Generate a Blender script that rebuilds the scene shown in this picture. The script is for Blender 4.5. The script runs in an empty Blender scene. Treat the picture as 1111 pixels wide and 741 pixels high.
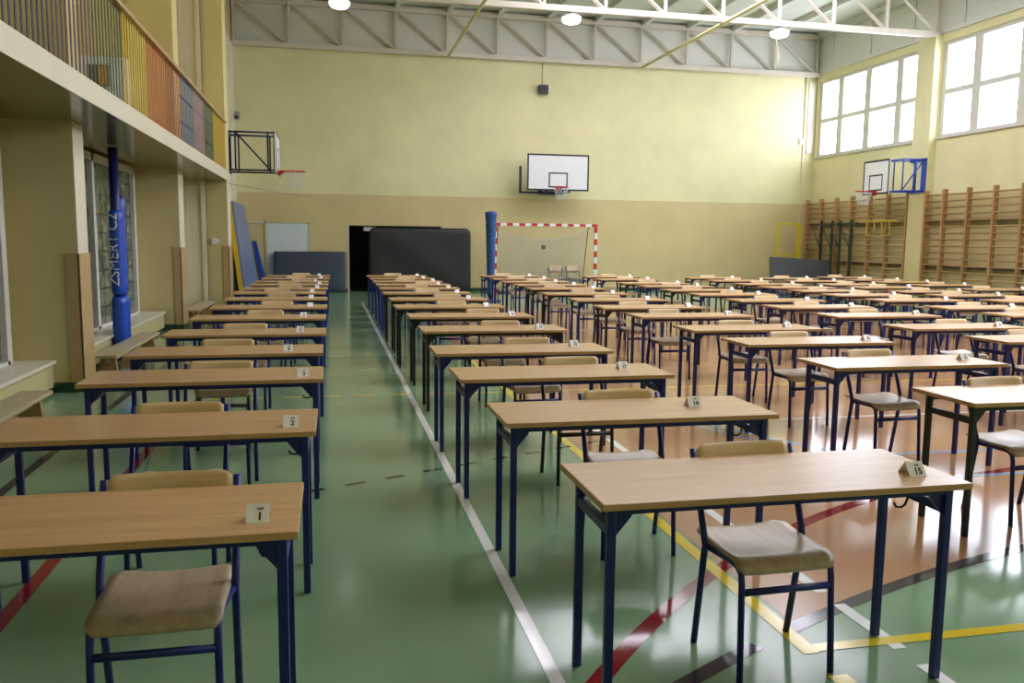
import bpy, bmesh, math, random
from mathutils import Vector, Matrix
random.seed(7)
scn = bpy.context.scene
C = scn.collection
PI = math.pi

# ---------------------------------------------------------------- materials
def lin(c):
    c = c / 255.0
    return c / 12.92 if c <= 0.04045 else ((c + 0.055) / 1.055) ** 2.4
def rgb(r, g, b): return (lin(r), lin(g), lin(b), 1.0)
MATS = {}
def mat(name, col, rough=0.5, metal=0.0, vary=0.06, scale=6.0, bump=0.0, spec=0.5, rand=0.0, coat=0.0, emit=None):
    if name in MATS: return MATS[name]
    m = bpy.data.materials.new(name); m.use_nodes = True
    nt = m.node_tree; N = nt.nodes; L = nt.links
    b = N['Principled BSDF']
    b.inputs['Roughness'].default_value = rough
    b.inputs['Metallic'].default_value = metal
    b.inputs['Specular IOR Level'].default_value = spec
    b.inputs['Coat Weight'].default_value = coat
    tc = N.new('ShaderNodeTexCoord'); nz = N.new('ShaderNodeTexNoise')
    nz.inputs['Scale'].default_value = scale; nz.inputs['Detail'].default_value = 5
    L.new(tc.outputs['Object'], nz.inputs['Vector'])
    mr = N.new('ShaderNodeMapRange'); mr.inputs[1].default_value = 0.3; mr.inputs[2].default_value = 0.7
    mr.inputs[3].default_value = 1 - vary; mr.inputs[4].default_value = 1 + vary
    L.new(nz.outputs['Fac'], mr.inputs[0])
    mx = N.new('ShaderNodeMix'); mx.data_type = 'RGBA'; mx.blend_type = 'MULTIPLY'
    mx.inputs[0].default_value = 1; mx.inputs[6].default_value = col
    out = mr.outputs[0]
    if rand:
        oi = N.new('ShaderNodeObjectInfo'); r2 = N.new('ShaderNodeMapRange')
        r2.inputs[3].default_value = 1 - rand; r2.inputs[4].default_value = 1 + rand
        L.new(oi.outputs['Random'], r2.inputs[0])
        mm = N.new('ShaderNodeMath'); mm.operation = 'MULTIPLY'
        L.new(out, mm.inputs[0]); L.new(r2.outputs[0], mm.inputs[1]); out = mm.outputs[0]
    L.new(out, mx.inputs[7]); L.new(mx.outputs[2], b.inputs['Base Color'])
    if bump:
        bp = N.new('ShaderNodeBump'); bp.inputs['Strength'].default_value = bump; bp.inputs['Distance'].default_value = 0.01
        L.new(nz.outputs['Fac'], bp.inputs['Height']); L.new(bp.outputs[0], b.inputs['Normal'])
    if emit:
        b.inputs['Emission Color'].default_value = emit[0]; b.inputs['Emission Strength'].default_value = emit[1]
    MATS[name] = m
    return m

def wood(name, c1, c2, rough=0.35, stretch=(1.2, 22, 22), rand=0.08, spec=0.5):
    m = bpy.data.materials.new(name); m.use_nodes = True
    nt = m.node_tree; N = nt.nodes; L = nt.links; b = N['Principled BSDF']
    b.inputs['Roughness'].default_value = rough; b.inputs['Specular IOR Level'].default_value = spec
    tc = N.new('ShaderNodeTexCoord'); mp = N.new('ShaderNodeMapping'); oi = N.new('ShaderNodeObjectInfo')
    mp.inputs['Scale'].default_value = stretch
    vm = N.new('ShaderNodeVectorMath'); vm.operation = 'SCALE'; vm.inputs[0].default_value = (7, 5, 3)
    L.new(oi.outputs['Random'], vm.inputs['Scale']); L.new(vm.outputs[0], mp.inputs['Location'])
    L.new(tc.outputs['Object'], mp.inputs['Vector'])
    nz = N.new('ShaderNodeTexNoise'); nz.inputs['Scale'].default_value = 2.0; nz.inputs['Detail'].default_value = 6
    nz.inputs['Roughness'].default_value = 0.6
    L.new(mp.outputs[0], nz.inputs['Vector'])
    cr = N.new('ShaderNodeValToRGB'); cr.color_ramp.elements[0].position = 0.3; cr.color_ramp.elements[1].position = 0.7
    cr.color_ramp.elements[0].color = c1; cr.color_ramp.elements[1].color = c2
    L.new(nz.outputs['Fac'], cr.inputs[0])
    r2 = N.new('ShaderNodeMapRange'); r2.inputs[3].default_value = 1 - rand; r2.inputs[4].default_value = 1 + rand
    L.new(oi.outputs['Random'], r2.inputs[0])
    mx = N.new('ShaderNodeMix'); mx.data_type = 'RGBA'; mx.blend_type = 'MULTIPLY'; mx.inputs[0].default_value = 1
    L.new(cr.outputs[0], mx.inputs[6]); L.new(r2.outputs[0], mx.inputs[7]); L.new(mx.outputs[2], b.inputs['Base Color'])
    MATS[name] = m
    return m

def two_tone(name, low, high, zb, rough=0.55):
    """wall paint: tan dado below the painted line at height zb, pale yellow above"""
    m = bpy.data.materials.new(name); m.use_nodes = True
    nt = m.node_tree; N = nt.nodes; L = nt.links; b = N['Principled BSDF']
    b.inputs['Roughness'].default_value = rough; b.inputs['Specular IOR Level'].default_value = 0.4
    g = N.new('ShaderNodeNewGeometry'); sx = N.new('ShaderNodeSeparateXYZ'); L.new(g.outputs['Position'], sx.inputs[0])
    gt = N.new('ShaderNodeMath'); gt.operation = 'GREATER_THAN'; gt.inputs[1].default_value = zb; L.new(sx.outputs['Z'], gt.inputs[0])
    m1 = N.new('ShaderNodeMix'); m1.data_type = 'RGBA'; m1.inputs[6].default_value = low; m1.inputs[7].default_value = high
    L.new(gt.outputs[0], m1.inputs[0])
    nz = N.new('ShaderNodeTexNoise'); nz.inputs['Scale'].default_value = 0.9; nz.inputs['Detail'].default_value = 8; nz.inputs['Roughness'].default_value = 0.65
    L.new(g.outputs['Position'], nz.inputs['Vector'])
    mr = N.new('ShaderNodeMapRange'); mr.inputs[1].default_value = 0.3; mr.inputs[2].default_value = 0.7; mr.inputs[3].default_value = 0.92; mr.inputs[4].default_value = 1.06
    L.new(nz.outputs['Fac'], mr.inputs[0])
    m2 = N.new('ShaderNodeMix'); m2.data_type = 'RGBA'; m2.blend_type = 'MULTIPLY'; m2.inputs[0].default_value = 1
    L.new(m1.outputs[2], m2.inputs[6]); L.new(mr.outputs[0], m2.inputs[7]); L.new(m2.outputs[2], b.inputs['Base Color'])
    bp = N.new('ShaderNodeBump'); bp.inputs['Strength'].default_value = 0.15; bp.inputs['Distance'].default_value = 0.02
    L.new(nz.outputs['Fac'], bp.inputs['Height']); L.new(bp.outputs[0], b.inputs['Normal'])
    MATS[name] = m
    return m

M_top = wood('beech_laminate', rgb(184, 142, 97), rgb(201, 162, 114), rough=0.26, rand=0.05)
M_seat = wood('worn_plywood', rgb(160, 142, 114), rgb(186, 168, 140), rough=0.3, stretch=(16, 1.5, 16), rand=0.12)
M_back = wood('varnished_plywood', rgb(202, 174, 128), rgb(220, 194, 150), rough=0.35, rand=0.1)
M_navy = mat('navy_enamel', rgb(18, 34, 112), 0.35, vary=0.1)
M_black = mat('black_enamel', rgb(22, 24, 30), 0.4, vary=0.1)
M_card = mat('white_card', rgb(250, 250, 252), 0.6, vary=0.02)
M_ink = mat('black_ink', rgb(18, 18, 20), 0.6)
M_green = mat('green_sports_floor', rgb(118, 150, 116), 0.12, spec=0.36, vary=0.10, scale=1.3)
M_brown = mat('brown_sports_floor', rgb(172, 130, 94), 0.13, spec=0.32, vary=0.10, scale=1.3)
M_lwhite = mat('white_line_paint', rgb(222, 224, 222), 0.08, vary=0.05)
M_lyel = mat('yellow_line_paint', rgb(214, 190, 50), 0.08, vary=0.05)
M_lred = mat('red_line_paint', rgb(128, 30, 36), 0.08, vary=0.08)
M_lblk = mat('charcoal_line_paint', rgb(66, 62, 66), 0.08, vary=0.1)
M_lblu = mat('blue_line_paint', rgb(120, 160, 205), 0.08, vary=0.05)
M_wall = two_tone('two_tone_wall_paint', rgb(204, 186, 136), rgb(222, 214, 168), 2.92)
M_pil = mat('cream_wall_paint', rgb(198, 184, 134), 0.45, vary=0.05, scale=1.2)
M_pilw = mat('pale_cream_gloss', rgb(222, 214, 194), 0.3, vary=0.04, scale=1.5)
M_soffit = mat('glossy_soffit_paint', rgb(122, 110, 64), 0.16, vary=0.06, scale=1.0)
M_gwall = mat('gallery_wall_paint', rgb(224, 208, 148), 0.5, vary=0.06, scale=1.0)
M_skirt = mat('dark_green_skirting', rgb(34, 66, 44), 0.3, vary=0.06)
M_truss = mat('dusty_pink_grey_steel', rgb(208, 198, 186), 0.5, vary=0.05)
M_panel = mat('pale_grey_panel', rgb(214, 212, 206), 0.6, vary=0.04, scale=0.6)
M_ceil = mat('whitewashed_roof_slab', rgb(208, 212, 204), 0.7, vary=0.08, scale=0.7)
M_tie = mat('cream_steel_tie', rgb(212, 204, 150), 0.5)
M_frame = mat('white_window_paint', rgb(206, 202, 194), 0.4, vary=0.03)
M_wbar = wood('orange_pine', rgb(166, 120, 78), rgb(188, 144, 98), rough=0.4, stretch=(14, 14, 1.2), rand=0.12)
M_rung = wood('worn_rung_wood', rgb(152, 118, 76), rgb(174, 138, 94), rough=0.4, stretch=(14, 1.2, 14), rand=0.1)
M_dkrail = mat('dark_purple_rail', rgb(70, 44, 44), 0.4)
M_crash = mat('black_vinyl', rgb(27, 27, 28), 0.5, vary=0.15, scale=3, bump=0.25)
M_gmat = mat('slate_blue_vinyl', rgb(50, 62, 78), 0.45, vary=0.08, scale=2)
M_gmat2 = mat('charcoal_vinyl', rgb(48, 49, 53), 0.45, vary=0.06, scale=2)
M_bmat = mat('pale_blue_vinyl', rgb(112, 126, 162), 0.35, vary=0.06, scale=2)
M_ymat = mat('yellow_vinyl', rgb(222, 184, 40), 0.4, vary=0.06)
M_nmat = mat('navy_vinyl', rgb(28, 34, 70), 0.4)
M_blue = mat('royal_blue_vinyl', rgb(26, 72, 178), 0.3, vary=0.08, scale=4)
M_dblue = mat('deep_blue_steel', rgb(26, 36, 94), 0.35)
M_rblue = mat('bright_blue_steel', rgb(28, 66, 168), 0.35)
M_board = mat('white_backboard', rgb(226, 226, 228), 0.35, vary=0.02)
M_rim = mat('red_rim_paint', rgb(186, 40, 36), 0.35)
M_net = mat('white_cord', rgb(206, 208, 214), 0.8)
M_gnet = mat('grey_blue_cord', rgb(170, 174, 180), 0.8)
M_red = mat('red_post_paint', rgb(190, 44, 38), 0.35)
M_white = mat('white_paint', rgb(226, 228, 228), 0.4, vary=0.03)
M_door = mat('white_door_paint', rgb(206, 214, 216), 0.4, vary=0.03, scale=1)
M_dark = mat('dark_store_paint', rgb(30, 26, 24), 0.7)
M_spk = mat('grey_speaker_cloth', rgb(84, 86, 92), 0.7)
M_ysteel = mat('yellow_steel', rgb(206, 180, 36), 0.4)
M_gsteel = mat('dark_green_steel', rgb(40, 58, 48), 0.4)
M_bench = wood('worn_bench_wood', rgb(176, 158, 118), rgb(200, 184, 146), rough=0.38, stretch=(14, 1.2, 14), rand=0.06)
M_lampg = mat('lit_lamp_diffuser', rgb(255, 255, 250), 0.3, emit=((1, 0.97, 0.9, 1), 1.6))
M_lampm = mat('grey_lamp_metal', rgb(150, 150, 148), 0.4)
M_grail = wood('handrail_wood', rgb(176, 146, 98), rgb(196, 168, 120), rough=0.35, stretch=(14, 1.2, 14))
M_switch = mat('white_plastic', rgb(224, 224, 220), 0.4)
M_guard = mat('tan_corner_board', rgb(176, 148, 104), 0.45, vary=0.05)

def glassblock():
    m = bpy.data.materials.new('glass_block'); m.use_nodes = True
    nt = m.node_tree; N = nt.nodes; L = nt.links; b = N['Principled BSDF']
    b.inputs['Roughness'].default_value = 0.12
    tc = N.new('ShaderNodeTexCoord'); nz = N.new('ShaderNodeTexNoise'); nz.inputs['Scale'].default_value = 5
    L.new(tc.outputs['Object'], nz.inputs['Vector'])
    cr = N.new('ShaderNodeValToRGB'); cr.color_ramp.elements[0].color = rgb(70, 82, 70); cr.color_ramp.elements[1].color = rgb(140, 146, 122)
    cr.color_ramp.elements[0].position = 0.35; cr.color_ramp.elements[1].position = 0.7
    L.new(nz.outputs['Fac'], cr.inputs[0]); L.new(cr.outputs[0], b.inputs['Base Color'])
    bp = N.new('ShaderNodeBump'); bp.inputs['Strength'].default_value = 0.3; bp.inputs['Distance'].default_value = 0.02
    L.new(nz.outputs['Fac'], bp.inputs['Height']); L.new(bp.outputs[0], b.inputs['Normal'])
    return m
M_block = glassblock()
def pane_glass():
    m = bpy.data.materials.new('window_glass'); m.use_nodes = True
    nt = m.node_tree; N = nt.nodes; L = nt.links
    for n in list(N):
        if n.type == 'BSDF_PRINCIPLED': N.remove(n)
    out = [n for n in N if n.type == 'OUTPUT_MATERIAL'][0]
    t = N.new('ShaderNodeBsdfTransparent'); t.inputs[0].default_value = (0.95, 0.96, 0.97, 1)
    g = N.new('ShaderNodeBsdfGlossy'); g.inputs['Roughness'].default_value = 0.02
    fr = N.new('ShaderNodeFresnel'); fr.inputs['IOR'].default_value = 1.45
    gm = N.new('ShaderNodeNewGeometry'); ir = N.new('ShaderNodeMapRange'); ir.inputs[3].default_value = 1.45; ir.inputs[4].default_value = 1 / 1.45
    L.new(gm.outputs['Backfacing'], ir.inputs[0]); L.new(ir.outputs[0], fr.inputs['IOR'])
    mx = N.new('ShaderNodeMixShader'); L.new(fr.outputs[0], mx.inputs[0]); L.new(t.outputs[0], mx.inputs[1]); L.new(g.outputs[0], mx.inputs[2])
    L.new(mx.outputs[0], out.inputs['Surface'])
    return m
M_glass = pane_glass()
def milky_glass():
    m = bpy.data.materials.new('milky_glass'); m.use_nodes = True
    nt = m.node_tree; N = nt.nodes; L = nt.links
    for n in list(N):
        if n.type == 'BSDF_PRINCIPLED': N.remove(n)
    out = [n for n in N if n.type == 'OUTPUT_MATERIAL'][0]
    t = N.new('ShaderNodeBsdfTransparent'); t.inputs[0].default_value = (0.78, 0.76, 0.76, 1)
    L.new(t.outputs[0], out.inputs['Surface'])
    return m

# ---------------------------------------------------------------- mesh builder
class MB:
    def __init__(s): s.bm = bmesh.new(); s.mi = 0
    def _tag(s, faces):
        for f in faces: f.material_index = s.mi
        return s
    def mat(s, i): s.mi = i; return s
    def box(s, x0, x1, y0, y1, z0, z1, bev=0.0, M=None):
        r = bmesh.ops.create_cube(s.bm, size=1.0)
        vs = r['verts']
        bmesh.ops.scale(s.bm, vec=(x1 - x0, y1 - y0, z1 - z0), verts=vs)
        bmesh.ops.translate(s.bm, vec=((x0 + x1) / 2, (y0 + y1) / 2, (z0 + z1) / 2), verts=vs)
        fs = set(f for v in vs for f in v.link_faces); s._tag(fs)
        if bev:
            es = list(set(e for v in vs for e in v.link_edges))
            rr = bmesh.ops.bevel(s.bm, geom=es, offset=bev, segments=2, profile=0.6, affect='EDGES')
            s._tag(rr['faces']); vs = list(set(v for f in rr['faces'] for v in f.verts) | set(v for f in fs if f.is_valid for v in f.verts))
        if M is not None: bmesh.ops.transform(s.bm, matrix=M, verts=[v for v in vs if v.is_valid])
        return s
    def tube(s, pts, r, n=8, ry=None, cap=True):
        pts = [Vector(p) for p in pts]; ry = ry or r; rings = []
        up = None
        for i, p in enumerate(pts):
            if i == 0: t = pts[1] - p
            elif i == len(pts) - 1: t = p - pts[i - 1]
            else: t = (pts[i + 1] - p).normalized() + (p - pts[i - 1]).normalized()
            t.normalize()
            if up is None:
                ref = Vector((1, 0, 0)) if abs(t.x) < 0.9 else Vector((0, 0, 1))
                up = (ref - t * ref.dot(t)).normalized()
            else:
                up = (up - t * up.dot(t)).normalized()
            w = t.cross(up)
            rings.append([s.bm.verts.new(p + up * (r * math.cos(2 * PI * k / n)) + w * (ry * math.sin(2 * PI * k / n))) for k in range(n)])
        fs = []
        for a, b in zip(rings, rings[1:]):
            for k in range(n):
                f = s.bm.faces.new((a[k], a[(k + 1) % n], b[(k + 1) % n], b[k])); f.smooth = n > 4; fs.append(f)
        if cap:
            fs.append(s.bm.faces.new(list(reversed(rings[0])))); fs.append(s.bm.faces.new(rings[-1]))
        return s._tag(fs)
    def prism(s, poly, axis, a, b):
        """extrude a 2D polygon along an axis: axis 'y' -> poly in (x,z), 'x' -> (y,z), 'z' -> (x,y)"""
        def P(u, v, w):
            return {'y': (u, w, v), 'x': (w, u, v), 'z': (u, v, w)}[axis]
        A = [s.bm.verts.new(P(u, v, a)) for u, v in poly]; B = [s.bm.verts.new(P(u, v, b)) for u, v in poly]
        n = len(poly); fs = [s.bm.faces.new(A), s.bm.faces.new(list(reversed(B)))]
        for k in range(n): fs.append(s.bm.faces.new((A[k], B[k], B[(k + 1) % n], A[(k + 1) % n])))
        return s._tag(fs)
    def hexa(s, F, B):
        """solid between two quads given by 4 corners each"""
        A = [s.bm.verts.new(p) for p in F]; D = [s.bm.verts.new(p) for p in B]
        fs = [s.bm.faces.new(A), s.bm.faces.new(list(reversed(D)))]
        for k in range(4): fs.append(s.bm.faces.new((A[k], D[k], D[(k + 1) % 4], A[(k + 1) % 4])))
        return s._tag(fs)
    def lathe(s, prof, n=16, c=(0, 0, 0)):
        rings = []
        for r, z in prof:
            rings.append([s.bm.verts.new((c[0] + r * math.cos(2 * PI * k / n), c[1] + r * math.sin(2 * PI * k / n), c[2] + z)) for k in range(n)])
        fs = []
        for a, b in zip(rings, rings[1:]):
            for k in range(n):
                f = s.bm.faces.new((a[k], a[(k + 1) % n], b[(k + 1) % n], b[k])); f.smooth = True; fs.append(f)
        fs.append(s.bm.faces.new(list(reversed(rings[0])))); fs.append(s.bm.faces.new(rings[-1]))
        return s._tag(fs)
    def sheet(s, f, nu, nv, th):
        """thin curved board; f(u,v)->point for u,v in 0..1, thickness th along the local normal"""
        g = [[Vector(f(i / nu, j / nv)) for j in range(nv + 1)] for i in range(nu + 1)]
        T = []; Bt = []
        for i in range(nu + 1):
            ra = []; rb = []
            for j in range(nv + 1):
                du = g[min(i + 1, nu)][j] - g[max(i - 1, 0)][j]; dv = g[i][min(j + 1, nv)] - g[i][max(j - 1, 0)]
                nrm = du.cross(dv)
                nrm = nrm.normalized() if nrm.length > 1e-9 else Vector((0, 0, 1))
                ra.append(s.bm.verts.new(g[i][j] + nrm * th / 2)); rb.append(s.bm.verts.new(g[i][j] - nrm * th / 2))
            T.append(ra); Bt.append(rb)
        fs = []
        for i in range(nu):
            for j in range(nv):
                a = s.bm.faces.new((T[i][j], T[i + 1][j], T[i + 1][j + 1], T[i][j + 1])); a.smooth = True
                b = s.bm.faces.new((Bt[i][j + 1], Bt[i + 1][j + 1], Bt[i + 1][j], Bt[i][j])); b.smooth = True
                fs += [a, b]
        for i in range(nu):
            fs.append(s.bm.faces.new((T[i + 1][0], T[i][0], Bt[i][0], Bt[i + 1][0])))
            fs.append(s.bm.faces.new((T[i][nv], T[i + 1][nv], Bt[i + 1][nv], Bt[i][nv])))
        for j in range(nv):
            fs.append(s.bm.faces.new((T[0][j], T[0][j + 1], Bt[0][j + 1], Bt[0][j])))
            fs.append(s.bm.faces.new((T[nu][j + 1], T[nu][j], Bt[nu][j], Bt[nu][j + 1])))
        return s._tag(fs)
    def build(s, name, m, parent=None, loc=None):
        bmesh.ops.recalc_face_normals(s.bm, faces=s.bm.faces)
        me = bpy.data.meshes.new(name); s.bm.to_mesh(me); s.bm.free()
        for x in (m if isinstance(m, (list, tuple)) else [m]): me.materials.append(x)
        o = bpy.data.objects.new(name, me); C.objects.link(o)
        if parent: o.parent = parent
        if loc: o.location = loc
        return o

def tag(o, label, cat, group=None):
    o['label'] = label; o['category'] = cat
    if group: o['group'] = group
    return o
def thing(name, label, cat, loc=(0, 0, 0), rz=0.0, group=None):
    o = bpy.data.objects.new(name, None); C.objects.link(o); o.empty_display_size = 0.2
    o.location = loc; o.rotation_euler = (0, 0, rz)
    return tag(o, label, cat, group)
def struct(o): o['kind'] = 'structure'; return o
def dup(root, loc, rz, label):
    r = root.copy(); C.objects.link(r); r.location = loc; r.rotation_euler = (0, 0, rz); r['label'] = label
    for ch in root.children:
        c = ch.copy(); C.objects.link(c); c.parent = r
        for g in ch.children:
            d = g.copy(); C.objects.link(d); d.parent = c
    return r

# ---------------------------------------------------------------- room shell
YB, XR, XL, YF, ZC = 26.3, 16.0, -3.2, -4.0, 8.5
fl = MB()
fl.mat(0).box(XL - 1.2, XR + 0.4, YF - 0.3, YB + 2.6, -0.2, 0.0)
def arc(cx, cy, r, a0, a1, n=48): return [(cx + r * math.cos(math.radians(a0 + (a1 - a0) * i / n)), cy + r * math.sin(math.radians(a0 + (a1 - a0) * i / n))) for i in range(n + 1)]
def poly(m, pts, z):
    fl.mat(m); f = fl.bm.faces.new([fl.bm.verts.new((x, y, z)) for x, y in pts]); f.material_index = m
def ribbon(m, pts, w, z=0.002):
    fl.mat(m); P = [Vector((x, y)) for x, y in pts]; A = []; B = []
    for i, p in enumerate(P):
        t = (P[min(i + 1, len(P) - 1)] - P[max(i - 1, 0)]).normalized(); n = Vector((-t.y, t.x)) * w / 2
        A.append(fl.bm.verts.new((*(p + n), z))); B.append(fl.bm.verts.new((*(p - n), z)))
    for i in range(len(P) - 1):
        f = fl.bm.faces.new((A[i], B[i], B[i + 1], A[i + 1])); f.material_index = m
ARC = [(x, y) for x, y in arc(5.8, -5.05, 9.0, 118, 28, 80) if 1.83 <= x <= 10.85]
poly(1, ARC + [(10.85, 19.2), (1.83, 19.2)], 0.001)
ribbon(2, [(0.79, 2.0), (0.79, 21.8)], 0.055)                       # long white line beside the aisle
y = 0.6
while y < 8.0:
    ribbon(2, [(2.2, y), (2.2, y + (0.62 if y > 2.8 else 0.42))], 0.06); y += 0.82 if y > 2.8 else 0.55
ribbon(3, [(1.83, 2.83), (1.83, 12.6)], 0.07); ribbon(3, [(1.795, 2.87), (9.5, 2.87)], 0.06, 0.0022); ribbon(3, [(1.83, 2.5), (1.83, 2.66)], 0.08)
ribbon(3, [(1.0, 8.66), (10.8, 8.66)], 0.05, 0.0022)
for k in range(-4, 3): ribbon(3, [(-0.12 + k * 0.36, 8.69), (0.08 + k * 0.36, 8.69)], 0.05, 0.0022)
ribbon(4, [p for p in arc(5.95, -1.35, 6.5, 168, 127, 24)], 0.075, 0.0016); ribbon(4, [p for p in arc(5.95, -1.35, 6.5, 125, 60, 40)], 0.075, 0.0016)
ribbon(4, [(-1.36, 2.2), (-1.36, 7.6)], 0.07)
ribbon(5, [p for p in arc(5.8, -5.05, 9.0, 136, 117.5, 20)], 0.07, 0.0018); ribbon(5, [p for p in arc(5.8, -5.05, 9.0, 116, 60, 40)], 0.07, 0.0018)
ribbon(5, [(-2.03, 5.2), (-2.03, 13.5)], 0.07)
for k in range(-6, 9):
    x0 = -0.11 + k * 0.268; ribbon(5, [(x0 - 0.08, 5.37 + 0.445 * (x0 + 0.07)), (x0 + 0.05, 5.37 + 0.445 * (x0 + 0.2))], 0.045)
ribbon(5, [(-3.0, 11.55), (1.8, 11.5)], 0.02)
ribbon(6, [(3.2, 6.9), (3.85, 5.6)], 0.05); ribbon(6, [(2.8, 7.5), (3.5, 5.9)], 0.04, 0.0024); ribbon(6, [(3.5, 5.58), (11, 5.58)], 0.045); ribbon(6, [(4.2, 4.95), (11, 4.95)], 0.045)
ribbon(2, [(4.0, 6.9), (11, 6.9)], 0.05); ribbon(2, [(3.3, 14.6), (11, 14.6)], 0.05)
floor = struct(fl.build('floor', [M_green, M_brown, M_lwhite, M_lyel, M_lred, M_lblk, M_lblu]))

# back wall with the storeroom opening
DX0, DX1, DZ = 0.58, 3.40, 2.0
b = MB()
b.box(XL - 1.3, DX0, YB, YB + 0.3, 0, ZC + 0.4).box(DX1, XR + 0.4, YB, YB + 0.3, 0, ZC + 0.4).box(DX0, DX1, YB, YB + 0.3, DZ, ZC + 0.4)
struct(b.build('wall_back', M_wall))
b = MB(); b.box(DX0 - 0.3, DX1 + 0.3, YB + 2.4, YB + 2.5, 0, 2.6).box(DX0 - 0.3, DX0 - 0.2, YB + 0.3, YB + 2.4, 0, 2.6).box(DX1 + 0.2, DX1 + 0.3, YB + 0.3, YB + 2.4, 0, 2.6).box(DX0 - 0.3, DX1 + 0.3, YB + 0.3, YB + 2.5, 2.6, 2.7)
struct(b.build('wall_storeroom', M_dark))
b = MB(); b.box(DX0 - 0.06, DX0, YB - 0.02, YB + 0.2, 0, DZ).mat(1).box(DX0, DX1, YB - 0.012, YB + 0.2, DZ - 0.03, DZ - 0.001)
b.build('trim_1', [M_frame, M_dark])['kind'] = 'structure'
b = MB(); b.box(-2.45, DX0 - 0.06, YB - 0.02, YB, 0, 0.1).box(DX1, XR, YB - 0.02, YB, 0, 0.1); struct(b.build('baseboard_back', M_skirt))
# white door and the flush panel left of it
o = bpy.data.objects.new('door_1', None); C.objects.link(o); struct(o); o.location = (-1.22, YB, 0)
b = MB(); b.box(-0.6, 0.62, -0.03, -0.002, 0.02, 2.04, 0.004); b.build('door_leaf', M_door, o)
b = MB(); b.box(-0.66, -0.6, -0.05, -0.002, 0, 2.08).box(0.62, 0.66, -0.05, -0.002, 0, 2.08).box(-0.66, 0.66, -0.05, -0.002, 2.04, 2.08); b.build('door_frame', M_pil, o)
b = MB(); b.tube([(-0.5, -0.03, 1.0), (-0.5, -0.08, 1.0), (-0.4, -0.08, 1.0)], 0.011); b.build('door_handle', M_lampm, o)
b = MB(); b.box(-2.62, -1.9, YB - 0.03, YB - 0.002, 0.1, 2.02, 0.003).mat(1).box(-2.64, -1.9, YB - 0.05, YB - 0.002, 2.02, 2.07); struct(b.build('trim_2', [M_pil, M_frame]))

# right wall: windows sit in openings between piers
WZ0, WZ1 = 4.45, 6.93
GROUPS = [(21.05, 26.1), (14.9, 20.28), (8.8, 14.2), (2.7, 8.1), (-3.4, 2.0)]
b = MB()
b.box(XR, XR + 0.35, YF, YB + 0.3, 0, WZ0).box(XR, XR + 0.35, YF, YB + 0.3, WZ1, 7.15)
edges = [YB + 0.3] + [v for g in GROUPS for v in (g[1], g[0])] + [YF]
for i in range(0, len(edges), 2): b.box(XR, XR + 0.35, edges[i + 1], edges[i], WZ0, WZ1)
struct(b.build('wall_right', M_wall))
b = MB(); b.box(XR + 0.02, XR + 0.35, YF, YB + 0.3, 7.15, ZC + 0.4)
for k in range(16): b.box(XR - 0.01, XR + 0.03, YB - 0.9 - k * 1.95, YB - 0.82 - k * 1.95, 7.2, ZC)
b.box(XR - 0.05, XR + 0.05, YF, YB, 7.15, 7.25)
struct(b.build('trim_3', M_panel))
for i, yc in enumerate((20.66, 14.55, 8.45)):
    b = MB(); b.box(XR - 0.22, XR, yc - 0.34, yc + 0.34, 0, 7.12); struct(b.build('trim_%d' % (4 + i), M_wall))
b = MB(); b.box(XR - 0.02, XR, YF, YB, 0, 0.1); struct(b.build('baseboard_right', M_skirt))
def bright_window(n, y0, y1):
    w = bpy.data.objects.new('window_%d' % n, None); C.objects.link(w); struct(w); w.location = (XR, (y0 + y1) / 2, WZ0)
    h = WZ1 - WZ0; L = y1 - y0; ys = [-L / 2 + L * t for t in (0, 0.2, 0.49, 0.77, 1.0)]
    f = MB(); x0, x1 = 0.04, 0.11
    for yy in ys: f.box(x0, x1, yy - 0.14 if yy > -L / 2 else yy, yy + 0.14 if yy < L / 2 else yy, 0, h)
    f.box(x0 - 0.006, x1 + 0.006, -L / 2, L / 2, 0, 0.08).box(x0 - 0.006, x1 + 0.006, -L / 2, L / 2, h - 0.1, h); f.box(x0 + 0.006, x1 - 0.006, -L / 2, L / 2, h * 0.475 - 0.07, h * 0.475 + 0.07)
    f.build('window_frame', M_frame, w)
    for a, c in zip(ys, ys[1:]):
        for z0, z1 in ((0.08, h * 0.475 - 0.05), (h * 0.475 + 0.05, h - 0.1)):
            p = MB(); p.box(0.085, 0.092, a + 0.0, c - 0.0, z0, z1); p.build('pane', M_glass, w)
    s = MB(); s.box(-0.05, 0.04, -L / 2, L / 2, -0.04, 0.0); s.build('window_sill', M_frame, w)
    d = bpy.data.lights.new('window_portal', 'AREA'); d.shape = 'RECTANGLE'; d.size = h; d.size_y = L; d.cycles.is_portal = True
    lo = bpy.data.objects.new('window_portal', d); C.objects.link(lo); lo.location = (XR + 0.3, (y0 + y1) / 2, (WZ0 + WZ1) / 2); lo.rotation_euler = (0, PI / 2, 0)
for i, g in enumerate(GROUPS): bright_window(i + 1, *g)

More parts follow.
